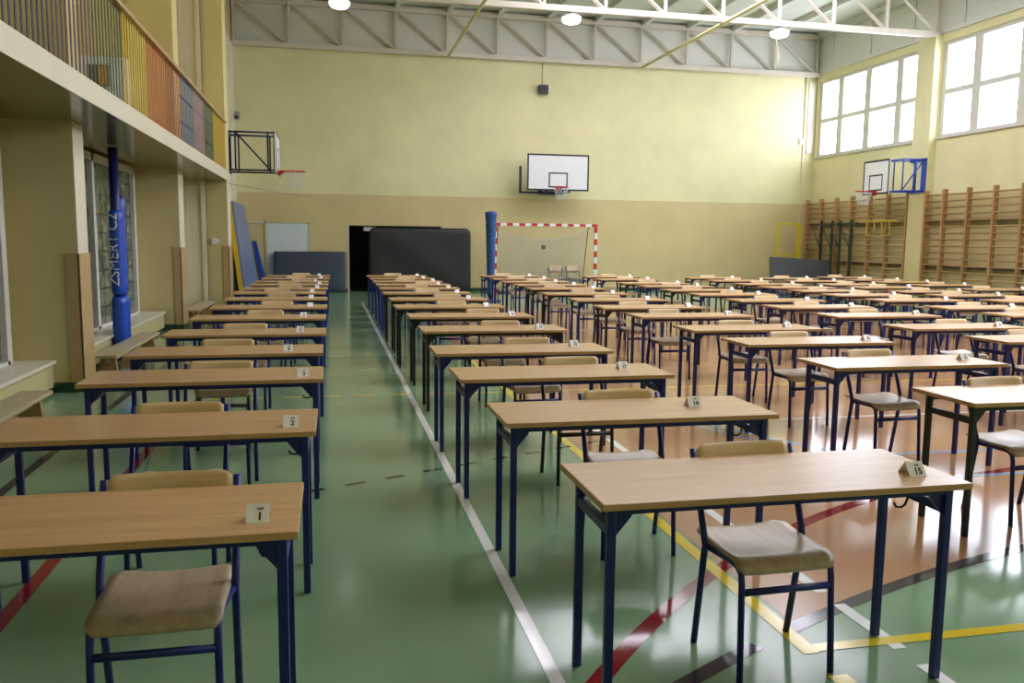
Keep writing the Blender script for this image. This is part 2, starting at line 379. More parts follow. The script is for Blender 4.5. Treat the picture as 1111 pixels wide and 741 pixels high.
# left side: recessed wall, pillars, gallery
GX, GY1, GZ0, GZ1 = -1.99, 18.3, 2.735, 2.925
b = MB(); b.box(XL - 0.3, XL, YF, 18.35, 0, GZ0); b.box(XL - 1.3, -2.68, 18.6, YB, 0, ZC)
struct(b.build('wall_left', M_pil))
b = MB(); b.box(-4.5, -4.2, YF, 15.5, GZ1, ZC).box(-4.5, XL, 15.5, 18.35, GZ1, ZC); struct(b.build('wall_gallery', M_gwall))
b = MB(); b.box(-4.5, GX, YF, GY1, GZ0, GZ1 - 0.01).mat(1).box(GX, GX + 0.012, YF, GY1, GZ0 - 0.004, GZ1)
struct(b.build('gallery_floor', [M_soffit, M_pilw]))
def pillar(n, y0, y1, xf, top=ZC):
    p = MB(); p.mat(0).box(XL, xf, y0, y1, 0, GZ0).mat(4).box(XL, xf, y0, y1, GZ0, top); p.mat(1).box(xf, xf + 0.006, y0, y1, 0.1, GZ0 - 0.01)
    p.mat(2).box(xf - 0.11, xf + 0.012, y0 - 0.02, y0, 0.1, 1.42).box(xf, xf + 0.02, y0 - 0.02, y1 + 0.01, 0.1, 1.42)
    p.mat(3).box(XL, xf + 0.03, y0 - 0.03, y1 + 0.03, 0, 0.1)
    struct(p.build('pillar', [M_pil, M_pilw, M_guard, M_skirt, M_gwall]))
pillar(1, 9.35, 9.72, -2.5); pillar(2, 15.4, 15.9, -2.5); pillar(3, 18.35, 18.9, -2.04); pillar(4, 3.3, 3.7, -2.5)
b = MB(); b.box(-2.7, -2.64, 24.3, YB, 0.1, 7.1).box(-2.68, -2.62, 24.9, 25.05, 0.1, 7.1); struct(b.build('trim_8', M_pilw))
b = MB(); b.box(XL, XL + 0.03, YF, 18.35, 0, 0.1).box(-2.68, -2.66, 18.9, YB, 0, 0.1); struct(b.build('baseboard_left', M_skirt))
def block_window(n, y0, y1, mul):
    w = bpy.data.objects.new('window_%d' % n, None); C.objects.link(w); struct(w); w.location = (XL, 0, 0)
    g = MB(); g.box(0.002, 0.05, y0, y1, 0.34, 2.62); g.build('glass_blocks', M_block, w)
    m = MB(); yy = y0 + 0.22
    while yy < y1: m.box(0.048, 0.053, yy - 0.009, yy + 0.009, 0.34, 2.62); yy += 0.3
    for k in range(1, 9): m.box(0.048, 0.054, y0, y1, 0.34 + k * 0.26 - 0.011, 0.34 + k * 0.26 + 0.011)
    m.build('mortar_grid', M_gsteel, w)
    f = MB()
    for yy in [y0, y1] + mul: f.box(0.003, 0.11, yy - 0.06, yy + 0.06, 0.3, 2.7)
    f.box(0.003, 0.11, y0, y1, 2.6, 2.7).box(0.003, 0.11, y0, y1, 0.3, 0.37); f.build('window_frame', M_frame, w)
    s = MB(); s.box(0.003, 0.42, y0 - 0.35, y1 + 0.4, 0.06, 0.3); s.mat(1).box(0.003, 0.45, y0 - 0.37, y1 + 0.42, 0.3, 0.335); s.build('window_sill', [M_pil, M_pilw], w)
block_window(6, 5.4, 9.1, [7.2]); block_window(7, 10.7, 14.9, [12.45])
b = MB()
for k in range(5): b.box(XL + 0.002, XL + 0.02, 15.0 + k * 0.075, 15.04 + k * 0.075, 0.3, 2.7)

for x0, x1, yy in ((XL, -2.45, 18.28), (-2.85, -2.79, 18.25), (-2.53, -2.45, 18.22)):
    b.box(x0, x1, yy, 18.345, 0.1, GZ0 - 0.002); b.box(x0, x1, yy, 18.345, GZ1, ZC - 0.17)
b.box(XL + 0.0015, XL + 0.012, 14.97, 15.39, 0.3, 2.7)
struct(b.build('trim_9', M_pilw))

# front wall, ceiling
b = MB(); b.box(-4.5, XR + 0.35, YF - 0.3, YF, 0, ZC + 0.4); struct(b.build('wall_front', M_wall))
SX0, SX1 = 4.4, 13.0                                  # unseen roof lights: far one guessed from floor reflections, near one added for brightness
ADDED_LIGHTS = [(16.6, 22.0), (5.0, 11.0)]
b = MB(); ye = YB + 0.3
for y0, y1 in ADDED_LIGHTS:
    b.box(-4.5, XR + 0.4, y1, ye, ZC, ZC + 0.3).box(-4.5, SX0, y0, y1, ZC, ZC + 0.3).box(SX1, XR + 0.4, y0, y1, ZC, ZC + 0.3); ye = y0
b.box(-4.5, XR + 0.4, YF - 0.3, ye, ZC, ZC + 0.3)
k = -4.1
while k < XR:
    b.box(k - 0.07, k + 0.07, YF, YB, ZC - 0.16, ZC); k += 1.54
struct(b.build('ceiling', M_ceil))
M_milky = milky_glass()
for n, (y0, y1) in enumerate(ADDED_LIGHTS):  # out-of-view roof windows, added for the daylight they let in
    rl = bpy.data.objects.new('window_%d' % (8 + n), None); C.objects.link(rl); struct(rl); rl.location = ((SX0 + SX1) / 2, (y0 + y1) / 2, ZC)
    hx, hy = (SX1 - SX0) / 2, (y1 - y0) / 2
    m = MB(); m.box(-hx, hx, -hy, hy, 0.14, 0.15); m.build('added_milky_pane', M_milky, rl)
    m = MB()
    for q in range(5): m.box(-hx, hx, -hy + q * hy * 0.495, -hy + q * hy * 0.495 + 0.06, 0.02, 0.13)
    m.build('window_frame', M_frame, rl)
    d = bpy.data.lights.new('window_portal', 'AREA'); d.shape = 'RECTANGLE'; d.size = SX1 - SX0; d.size_y = y1 - y0; d.cycles.is_portal = True
    lo = bpy.data.objects.new('window_portal', d); C.objects.link(lo); lo.location = (rl.location.x, rl.location.y, ZC + 0.28)
b = MB(); b.box(-2.66, XR, YB - 0.03, YB - 0.004, 7.12, ZC); struct(b.build('trim_10', M_panel))

# ---------------------------------------------------------------- roof trusses, ties, lamps
def truss(y, label):
    t = thing('roof_truss', label, 'truss', (0, y, 0), group='steel roof trusses')
    x0, dx, nn = -2.6, 1.54, 12
    MB().box(-2.68, XR, -0.07, 0.07, 7.07, 7.21).build('bottom_chord', M_truss, t)
    MB().box(-2.68, XR, -0.07, 0.07, 8.28, 8.42).build('top_chord', M_truss, t)
    for k in range(nn + 1):
        MB().box(x0 + k * dx - 0.035, x0 + k * dx + 0.035, -0.035, 0.035, 7.2, 8.3).build('vertical_strut', M_truss, t)
        if k < nn:
            m = MB(); m.tube([(x0 + k * dx + 0.06, 0, 8.3), (x0 + (k + 1) * dx - 0.06, 0, 7.2)], 0.05, 4, 0.05); m.build('diagonal_brace', M_truss, t)
    return t
truss(YB - 0.14, 'grey steel roof truss lying along the top of the back wall')
truss(20.4, 'grey steel roof truss in front of the far one, with lamps under it')
for x, lab in ((3.56, 'cream steel tie between the two roof trusses, left of centre'), (9.72, 'cream steel tie between the two roof trusses, right of centre')):
    m = MB(); m.tube([(x, 14.5, 7.05), (x, YB - 0.25, 7.05)], 0.045, 6); tag(m.build('roof_tie', M_tie), lab, 'steel tie', 'roof ties')
for x, lab in ((0.3, 'leftmost of the three lit dome lamps under the roof truss'), (5.78, 'middle of the three lit dome lamps under the roof truss'), (11.28, 'rightmost lit dome lamp under the roof truss, with a cord dangling')):
    t = thing('ceiling_lamp', lab, 'lamp', (x, 20.4, 7.07), group='dome lamps')
    MB().lathe([(0.05, 0.0), (0.06, -0.05), (0.2, -0.08), (0.25, -0.12), (0.25, -0.13)]).build('lamp_housing', M_lampm, t)
    MB().lathe([(0.24, -0.13), (0.235, -0.19), (0.19, -0.25), (0.1, -0.28), (0.02, -0.29)], 20).build('lamp_diffuser', M_lampg, t)
    if x > 10:
        m = MB(); m.tube([(-0.06, 0.02, -0.29), (-0.05, 0.02, -0.4), (0.0, 0.02, -0.6), (0.02, 0.02, -0.8), (-0.01, 0.02, -1.0)], 0.018, 6); m.build('cord', M_tie, t)

# ---------------------------------------------------------------- gallery railing
SECT = [(4.93, 6.09, 'dark red', (120, 34, 36)), (6.09, 7.25, 'navy', (24, 26, 74)), (7.25, 8.43, 'purple', (74, 54, 84)), (8.43, 9.6, 'dark green', (22, 62, 52)),
        (9.6, 10.78, 'yellow', (206, 180, 52)), (10.78, 11.95, 'orange red', (196, 92, 58)), (11.95, 13.12, 'brick red', (156, 58, 52)), (13.12, 14.28, 'blue', (62, 98, 146)),
        (14.28, 15.45, 'lilac', (160, 136, 158)), (15.45, 16.6, 'green', (48, 96, 82)), (16.6, 18.25, 'mustard yellow', (206, 172, 56))]
RX = GX - 0.06
for a, c, nm, col in SECT:
    m_ = mat('railing_%s' % nm.replace(' ', '_'), rgb(*col), 0.4)
    where = {'dark red': 'nearest section of the gallery railing', 'mustard yellow': 'farthest section of the gallery railing, by the wall'}.get(nm, 'section of the gallery railing')
    t = thing('railing_panel', '%s barred %s' % (nm, where), 'railing', (RX, a, GZ1), group='coloured railing panels')
    n = max(1, int(round((c - a) / 0.117)))
    for k in range(n):
        yy = (k + 0.5) * (c - a) / n
        MB().box(-0.0025, 0.0025, yy - 0.019, yy + 0.019, 0.015, 0.96).build('bar', m_, t)
    MB().box(-0.014, 0.014, 0.0, c - a - 0.004, -0.0, 0.02).build('bottom_rail', m_, t)
    if nm in ('blue', 'lilac', 'green'):
        for zz in (0.3, 0.66): MB().box(-0.02, -0.004, 0.0, c - a - 0.004, zz, zz + 0.025).build('middle_rail', m_, t)
m = MB(); m.box(RX - 0.04, RX + 0.05, YF + 0.02, 18.33, GZ1 + 0.96, GZ1 + 1.01, 0.008); tag(m.build('handrail', M_grail), 'long pale wooden handrail along the top of the coloured gallery railing', 'handrail')
t = thing('white_cabinet', 'white panel with a yellow and brown picture, behind the gallery bars', 'cabinet', (-3.6, 15.3, GZ1))
MB().box(-0.42, 0.42, -0.12, 0.15, 0, 1.55, 0.01).build('cabinet_body', M_white, t)
MB().box(-0.18, 0.15, -0.14, -0.121, 1.08, 1.42).mat(1).box(0.0, 0.13, -0.145, -0.14, 1.1, 1.4).build('picture', [mat('olive_print', rgb(96, 92, 50), 0.5), mat('amber_print', rgb(206, 140, 30), 0.5)], t)

# ---------------------------------------------------------------- benches, padded posts, left wall fittings
def bench(x0, y0, y1, label):
    t = thing('gym_bench', label, 'bench', (x0, y0, 0), group='low benches along the left wall')
    L = y1 - y0
    MB().box(0, 0.25, 0, L, 0.265, 0.3, 0.006).build('bench_top', M_bench, t)
    MB().box(0.1, 0.15, 0.1, L - 0.1, 0.2, 0.264).build('stretcher', M_bench, t)
    for yy in (0.12, L / 2 - 0.04, L - 0.2):
        m = MB(); m.prism([(0.02, 0.0), (0.23, 0.0), (0.2, 0.264), (0.05, 0.264)], 'y', yy, yy + 0.06); m.build('bench_leg', M_rung, t)
bench(-2.56, 4.9, 7.72, 'low wooden bench nearest the camera along the left wall')
bench(-2.55, 9.9, 12.3, 'low wooden bench in front of the blue padded posts')
bench(-2.56, 16.0, 18.2, 'farthest low wooden bench, between the second and third pillars')

def padded_post(x, y, h0, label, letters=None, dx=0.0):
    t = thing('padded_post', label, 'post', (x, y, 0), group='blue padded posts')
    m = MB(); m.tube([(0, 0, 0), (0, 0, 2.72 if letters else 2.14)], 0.06, 10); m.build('steel_post', M_dblue, t)
    def pad(z0, z1, r):
        m = MB(); n = 14; prof = [(r * 0.8, z0), (r, z0 + 0.04)] + [(r * (1 + 0.025 * math.sin(i * 2.1)), z0 + 0.04 + (z1 - z0 - 0.08) * i / n) for i in range(1, n)] + [(r, z1 - 0.04), (r * 0.8, z1)]
        m.lathe(prof, 24); return m.build('pad', M_blue, t)
    pad(0.02, 0.82, 0.092); p = pad(0.84, h0, 0.084)
    if letters:
        cu = bpy.data.curves.new('lettering', 'FONT'); cu.body = letters; cu.size = 0.185; cu.extrude = 0.001; cu.align_x = 'LEFT'
        to = bpy.data.objects.new('lettering', cu); C.objects.link(to)
        dg = bpy.context.evaluated_depsgraph_get(); me = bpy.data.meshes.new_from_object(to.evaluated_get(dg)); bpy.data.objects.remove(to)
        # wrap the letters round the pad
        R = 0.098
        for v in me.vertices:
            u, w, d = v.co.x, v.co.y - 0.06, v.co.z
            ang = -PI / 2 - 0.62 + w / R * -1
            rr = R + d
            v.co = (rr * math.cos(ang + 0.35), rr * math.sin(ang + 0.35), 0.95 + u)
        me.materials.clear(); me.materials.append(M_white)
        lo = bpy.data.objects.new('lettering', me); C.objects.link(lo); lo.parent = t
    return t
padded_post(-2.68, 11.78, 1.93, 'blue padded post with white vertical lettering, standing behind the bench', 'ZSMERT C2')
padded_post(-2.72, 12.12, 2.1, 'plain blue padded post directly behind the lettered one')
b = MB(); b.box(-2.36, -2.27, 18.3, 18.348, 1.46, 1.58, 0.006).box(-2.27, -2.2, 18.32, 18.348, 1.48, 1.56, 0.004); tag(b.build('switch_box', M_switch), 'small white switch box on the yellow third pillar', 'switch')

# mats leaning in the back left corner
def slab(name, label, F, off, mats):
    """leaning mat: front face corners (near-bottom, far-bottom, far-top, near-top), thickness vector"""
    F = [Vector(p) for p in F]; off = Vector(off); B = [p + off for p in F]
    t = thing(name, label, 'mat', tuple((F[0] + F[1] + B[0] + B[1]) / 4), group='gym mats')
    o = Vector(t.location)
    m = MB(); m.hexa([p - o for p in F], [p + off * 0.3 - o for p in F]); m.build('mat_cover', mats[0], t)
    m = MB(); e = off.normalized() * 0.002
    m.hexa([p + off * 0.3 + e - o for p in F], [p + off - o for p in F]); m.build('mat_side', mats[1], t)
slab('gym_mat', 'tall pale blue mat with yellow edge leaning on the left wall', [(-2.22, 23.8, 0.0), (-1.98, 25.65, 0.0), (-2.4, 25.75, 2.53), (-2.5, 23.85, 2.56)], (-0.17, 0.02, 0.0), (M_bmat, M_ymat))
slab('gym_mat', 'navy mat standing behind the tall pale blue mat', [(-2.44, 23.7, 0.0), (-2.44, 25.4, 0.0), (-2.6, 25.4, 1.0), (-2.6, 23.7, 1.0)], (-0.04, 0, 0.0), (M_nmat, M_nmat))
slab('gym_mat', 'bright blue mat in the corner right of the tall pale blue mat', [(-1.78, 26.0, 0.0), (-1.82, 26.2, 0.0), (-2.12, 26.2, 1.5), (-2.1, 26.0, 1.5)], (-0.12, 0, 0.0), (M_blue, M_blue))

# big soft mats on the back wall
def upright_mat(name, label, x0, x1, yf, h, th, lean, m1, seams, crease=0.0, z1r=None):
    t = thing(name, label, 'mat', ((x0 + x1) / 2, yf, 0), group='gym mats'); w = (x1 - x0) / 2
    def f(u, v):
        z = 0.012 + (h - 0.02) * v
        R = 0.16 if th > 0.2 else 0.03; d = abs(z - h / 2) - (h / 2 - R)
        we = w if d <= 0 else w - R + math.sqrt(max(0, R * R - d * d))
        x = -we + 2 * we * u
        e = min(u, 1 - u, v, 1 - v)
        bulge = -0.03 * (1 - math.exp(-14 * e)) - crease * (0.5 * math.sin(9 * u + 6 * v) + 0.5 * math.sin(17 * u - 11 * v)) * (1 - math.exp(-8 * e))
        return (x, bulge + lean * v, z)
    m = MB(); m.sheet(f, 40, 24, 0.012)
    o = m.build('mat_cover', m1, t)
    m = MB(); m.hexa([(-w, 0.008, 0.0), (w, 0.008, 0.0), (w, lean + 0.008, h), (-w, lean + 0.008, h)], [(-w, th, 0.0), (w, th, 0.0), (w, lean + th, h), (-w, lean + th, h)])
    bmesh.ops.bevel(m.bm, geom=m.bm.edges[:], offset=0.11 if th > 0.2 else 0.012, segments=3, affect='EDGES')
    m.build('mat_body', m1, t)
    for s in seams:
        mm = MB(); mm.tube([(-w + 2 * w * s, -0.012 + lean * 0.02, 0.05), (-w + 2 * w * s, lean - 0.04, h - 0.05)], 0.006, 5); mm.build('seam', m1, t)
upright_mat('crash_mat', 'large black crash mat standing across the storeroom doorway', 1.16, 4.25, 25.86, 1.94, 0.36, 0.05, M_crash, (), 0.02)
upright_mat('gym_mat', 'slate blue mat standing in front of the white door', -1.62, 0.46, 25.95, 1.2, 0.12, 0.14, M_gmat, ())
slab('gym_mat', 'charcoal mat leaning at the wall bars in the right corner', [(13.5, 24.2, 0.0), (15.24, 23.8, 0.0), (15.36, 24.1, 1.05), (13.66, 24.6, 1.15)], (0.03, 0.12, 0.02), (M_gmat2, M_gmat2))

# ---------------------------------------------------------------- handball goal
t = thing('handball_goal', 'red and white striped handball goal with a grey net', 'goal', (6.39, 24.9, 0))
def striped(x0, x1, z0, z1, axis, name):
    m = MB(); L = (x1 - x0) if axis == 'x' else (z1 - z0); n = 17 if axis == 'x' else 11
    for k in range(n):
        a = k * L / n; c = (k + 1) * L / n; m.mat((k + 1) % 2 if axis == 'x' else (n - k) % 2)
        if axis == 'x': m.box(x0 + a, x0 + c, -0.04, 0.04, z0, z1)
        else: m.box(x0, x1, -0.04, 0.04, z0 + a, z0 + c)
    return m.build(name, [M_white, M_red], t)
striped(-1.6, -1.52, 0, 2.03, 'z', 'goal_post'); striped(1.52, 1.6, 0, 2.03, 'z', 'goal_post'); striped(-1.6, 1.6, 2.03, 2.11, 'x', 'crossbar')
for s in (-1, 1):
    m = MB(); m.tube([(s * 1.42, 0.05, 2.06), (s * 1.42, 0.35, 1.98), (s * 1.4, 0.85, 0.05), (s * 1.4, 0.05, 0.03)], 0.014, 6); m.build('net_frame', M_gsteel, t)
m = MB(); NX, NZ = 30, 18
def gp(i, j):
    u = i / NX; v = j / NZ; w = 1.40 - 0.22 * v
    sag = 0.33 * (1 - (2 * u - 1) ** 2) ** 0.8 * (1 - v)
    return (-w + 2 * w * u, 0.35 + 0.45 * v + 0.08 * math.sin(PI * u), max(0.02, 1.95 - sag - (1.9 - sag) * v))
for i in range(NX + 1): m.tube([gp(i, j) for j in range(NZ + 1)], 0.0065, 3, cap=False)
for j in range(NZ + 1): m.tube([gp(i, j) for i in range(NX + 1)], 0.012 if j == 0 else 0.0065, 3, cap=False)
m.build('net', M_gnet, t)
MB().box(-0.06, 0.06, 0.3, 0.34, 1.34, 1.46, 0.01).build('target_patch', M_spk, t)
# rolled net on a volleyball post
t = thing('volleyball_post', 'volleyball post wrapped in blue netting, left of the goal', 'post', (4.11, 21.8, 0))
MB().lathe([(0.28, 0), (0.28, 0.04), (0.06, 0.06), (0.05, 0.1)]).build('base', M_dblue, t)
MB().tube([(0, 0, 0.05), (0, 0, 2.3)], 0.045, 8).build('pole', M_dblue, t)
prof = [(0.06, 0.12)]
for i in range(1, 28): prof.append((0.085 + 0.06 * (i / 28) + 0.006 * math.sin(i * 2.4), 0.12 + 2.12 * i / 28))
prof += [(0.165, 2.26), (0.15, 2.32), (0.05, 2.34)]
MB().lathe(prof, 12).build('netting_roll', mat('blue_netting', rgb(32, 76, 132), 0.6, vary=0.45, scale=22), t)
# pair of chairs behind the goal are placed with the other chairs below

# ---------------------------------------------------------------- basketball hoops
def hoop(name, label, loc, rz, board, frame_m, reach, left=True):
    """local axes: board faces -Y, x along the board, z=0 at board bottom"""
    t = thing(name, label, 'basketball hoop', loc, rz, group='basketball hoops')
    w, h = board
    MB().box(-w / 2, w / 2, 0, 0.03, 0, h, 0.004).build('backboard', M_board, t)
    e = 0.05; m = MB()
    m.box(-w / 2, w / 2, -0.004, 0.0, 0, e).box(-w / 2, w / 2, -0.004, 0.0, h - e, h).box(-w / 2, -w / 2 + e, -0.004, 0, e, h - e).box(w / 2 - e, w / 2, -0.004, 0, e, h - e)
    a, z0, z1 = 0.3, 0.1, 0.55
    m.box(-a, a, -0.004, 0, z0, z0 + 0.04).box(-a, a, -0.004, 0, z1 - 0.04, z1).box(-a, -a + 0.04, -0.004, 0, z0 + 0.04, z1 - 0.04).box(a - 0.04, a, -0.004, 0, z0 + 0.04, z1 - 0.04)
    m.build('board_marking', M_black, t)
    m = MB(); R = 0.225; zc = 0.08; yc = -0.36
    m.tube([(R * math.cos(2 * PI * k / 24), yc + R * math.sin(2 * PI * k / 24), zc) for k in range(25)], 0.012, 6)
    m.prism([(-0.005, zc + 0.015), (-0.15, zc + 0.012), (-0.15, zc - 0.012), (-0.005, zc - 0.11)], 'x', -0.07, 0.07)
    m.build('rim', M_rim, t)
    m = MB(); n = 12
    def np_(k, j):
        r = R * (1 - 0.5 * min(1, j / 4)) + (0.012 if j == 4 else 0); an = 2 * PI * (k + 0.5 * (j % 2)) / n
        return (r * math.cos(an), yc + r * math.sin(an), zc - 0.02 - 0.09 * j)
    for k in range(n):
        m.tube([np_(k if j % 2 == 0 else k, j) for j in range(5)], 0.0045, 3, cap=False)
        m.tube([np_((k - j // 2 - (j % 2)) % n if False else k - (1 if j % 2 else 0), j) for j in range(5)], 0.0045, 3, cap=False)
    m.build('net', M_net, t)
    return t
# left hoop: board faces +X, swing frame back to the pillar
t = hoop('basketball_hoop', 'basketball hoop on a navy swing frame, seen edge-on at the left', (-1.08, 19.6, 2.98), PI / 2, (1.5, 0.86), M_dblue, 1.0)
def frame(t, bx, wx, z0, z1, m_, brace=True):
    """swing frame along local +Y from the board (y=bx) to the wall plate (y=wx)"""
    for xs in (-0.35, 0.35):
        for (p, q) in (((xs, bx, z0), (xs, wx, z0)), ((xs, bx, z1), (xs, wx, z1))):
            MB().tube([p, q], 0.021, 6).build('frame_arm', m_, t)
        MB().tube([(xs, bx + 0.12, z0), (xs, bx + 0.12, z1)], 0.02, 6).build('frame_post', m_, t)
        MB().tube([(xs, wx - 0.16, z0), (xs, wx - 0.16, z1)], 0.02, 6).build('frame_post', m_, t)
        MB().tube([(xs, bx + 0.12, z0 + 0.06), (xs, wx - 0.16, z1)], 0.02, 6).build('frame_brace', m_, t)
    for q in (-0.4, 0.32): MB().box(q, q + 0.08, bx - 0.04, bx, z0 - 0.02, z1 + 0.04).build('board_bracket', m_, t)
    MB().box(-0.42, 0.42, wx, wx + 0.04, z0 - 0.04, z0 + 0.06).box(-0.42, 0.42, wx, wx + 0.04, z1 - 0.06, z1 + 0.06).box(-0.4, -0.3, wx, wx + 0.05, z0, z1).box(0.3, 0.4, wx, wx + 0.05, z0, z1).build('wall_plate', m_, t)
frame(t, 0.07, 1.02, 0.06, 0.86, M_dblue)
t = hoop('basketball_hoop', 'basketball hoop with white board on the back wall above the goal', (6.87, 25.4, 3.12), 0, (1.95, 1.1), M_dblue, 0.8)
frame(t, 0.07, 0.85, -0.03, 0.74, M_dblue)
MB().box(-1.15, -1.08, 0.3, 0.36, -0.08, 0.74).box(-1.15, 0.1, 0.3, 0.36, -0.08, -0.02).build('side_frame', M_dblue, t)
t = hoop('basketball_hoop', 'basketball hoop on a bright blue swing frame, high on the right wall', (15.0, 21.4, 2.98), -PI / 2, (1.15, 0.95), M_rblue, 0.8)
M_ = M_rblue
for yy, zz in ((0, 0), (0, 0)): pass
# right swing frame runs from the board's near end back to the pilaster
m = MB(); m.tube([(-0.0 + 0.5, 0.06, 0.04), (0.74, 0.74, 0.04)], 0.02, 6)
fr = [((0.56, 0.05), (1.0, 0.78))]
for z in (0.06, 0.9):
    MB().tube([(0.45, 0.05, z), (0.98, 0.12, z), (1.0, 0.76, z)], 0.02, 6).build('frame_arm', M_, t)
    MB().tube([(0.2, 0.05, z), (0.62, 0.76, z)], 0.02, 6).build('frame_arm', M_, t)
m.bm.free()
for px, py in ((0.48, 0.06), (0.98, 0.12), (1.0, 0.5), (0.62, 0.74), (0.36, 0.3)):
    MB().tube([(px, py, 0.04), (px, py, 0.92)], 0.02, 6).build('frame_post', M_, t)
MB().tube([(0.98, 0.14, 0.1), (1.0, 0.72, 0.88)], 0.018, 6).build('frame_brace', M_, t)
MB().box(0.4, 1.06, 0.745, 0.775, 0.02, 0.1).box(0.4, 1.06, 0.745, 0.775, 0.86, 0.94).box(0.9, 1.06, 0.74, 0.778, 0.02, 0.94).build('wall_plate', M_, t)

# ---------------------------------------------------------------- wall bars and right corner items
def wall_bars(ys, label):
    y0, y1 = min(ys), max(ys); t = thing('wall_bars', label, 'wall bars', (XR, y0, 0), group='wall bars')
    for yy in ys:
        MB().box(-0.26, -0.12, yy - y0 - 0.028, yy - y0 + 0.028, 0.02, 3.05, 0.006).build('upright', M_wbar, t)
    for k in range(17):
        z = 0.22 + 0.168 * k
        MB().tube([(-0.2, -0.02, z), (-0.2, y1 - y0 + 0.02, z)], 0.017, 8, 0.022).build('rung', M_rung, t)
    for z in (1.02, 2.24):
        MB().box(-0.125, -0.002, -0.03, y1 - y0 + 0.03, z - 0.03, z + 0.03).build('mounting_rail', M_dkrail, t)
wall_bars([21.05, 21.9, 22.76, 23.63, 24.47, 25.33, 26.15], 'wooden wall bars on the right wall beyond the pilaster, beside the back corner')
wall_bars([14.95, 15.8, 16.98, 17.85, 18.73, 19.6, 20.3], 'wooden wall bars on the right wall, nearer the camera than the pilaster')
t = thing('gate_frame', 'yellow steel gate frame standing in the back right corner', 'gate', (14.75, 25.5, 0))
for x in (-0.38, 0.36, 0.43): MB().box(x - 0.03, x + 0.03, -0.03, 0.03, 0, 2.26).build('upright', M_ysteel, t)
for z in (2.23, 1.22, 0.1): MB().box(-0.36, 0.4, -0.025, 0.025, z - 0.03, z + 0.03).build('crossbar', M_ysteel, t)
t = thing('steel_rack', 'dark green steel rack with braced uprights against the wall bars', 'steel rack', (15.55, 22.9, 0))
MB().box(-0.03, 0.03, 0, 2.65, 2.18, 2.24).build('top_rail', M_gsteel, t)
for yy, zb in ((0.35, 0.0), (0.92, 0.0), (1.35, 0.0), (1.95, 0.0)):
    MB().box(-0.03, 0.03, yy - 0.035, yy + 0.035, zb, 2.32).build('upright', M_gsteel, t)
    MB().tube([(0, yy + 0.55, 2.16), (0, yy + 0.03, 1.45)], 0.022, 6).build('brace', M_gsteel, t)
t = thing('hanging_bar', 'yellow bar with two bent hooks hung on the wall bars', 'bar', (15.6, 21.2, 0))
MB().tube([(0, 0, 2.27), (0, 1.75, 2.27)], 0.025, 6).build('bar', M_ysteel, t)
for yy in (0.3, 1.0): MB().tube([(0, yy, 2.26), (0, yy, 1.85), (0, yy + 0.35, 1.85), (0, yy + 0.35, 2.26)], 0.018, 6).build('hook', M_ysteel, t)

# small wall fittings
t = thing('wall_speaker', 'small grey loudspeaker high on the back wall above the hoop', 'speaker', (6.56, YB - 0.2, 6.12))
MB().box(-0.145, 0.145, 0, 0.19, 0, 0.27, 0.01).build('cabinet', M_spk, t); MB().box(-0.12, 0.12, -0.008, 0.0, 0.03, 0.24).build('grille', mat('dark_grille', rgb(66, 68, 76), 0.8), t)
m = MB(); m.tube([(6.56, YB - 0.02, 6.39), (6.56, YB - 0.02, 7.1)], 0.014, 5); tag(m.build('speaker_cable', M_tie), 'cream cable running up the back wall from the loudspeaker', 'cable')
pipe = thing('conduit_pipe', 'pale vertical conduit pipe with a white junction box, beside the right corner', 'pipe', (15.6, YB - 0.021, 0))
m = MB(); m.tube([(0, 0, 7.1), (0, 0, 0.0)], 0.021, 6); (m.build('pipe', M_pilw, pipe))
m = MB(); m.box(-0.16, -0.03, -0.04, 0.02, 4.9, 5.08, 0.01); m.build('junction_box', M_switch, pipe)
m = MB(); m.box(-2.63, -2.5, YB - 0.14, YB - 0.004, 5.02, 5.22, 0.01).mat(1).tube([(-2.57, YB - 0.14, 5.06), (-2.57, YB - 0.24, 5.02)], 0.04, 8); tag(m.build('wall_sensor', [M_lampm, M_black]), 'small grey sensor high in the left corner of the back wall', 'sensor')
m = MB(); m.tube([(-2.02, 18.5, 2.7), (-1.0, 21.5, 2.66), (0.9, YB - 0.01, 2.62)], 0.008, 4); tag(m.build('wire', M_lampm), 'thin wire running from the gallery end to the back wall', 'wire')
MBx = MB(); MBx.box(15.72, 15.98, YB - 0.03, YB - 0.002, 4.6, 6.95, 0.004); struct(MBx.build('trim_11', M_pilw))
m = MB(); m.box(1.02, 1.38, YB + 0.06, YB + 0.12, 1.83, 1.969, 0.01); tag(m.build('white_box', M_white), 'small white box hanging in the dark storeroom doorway', 'box')

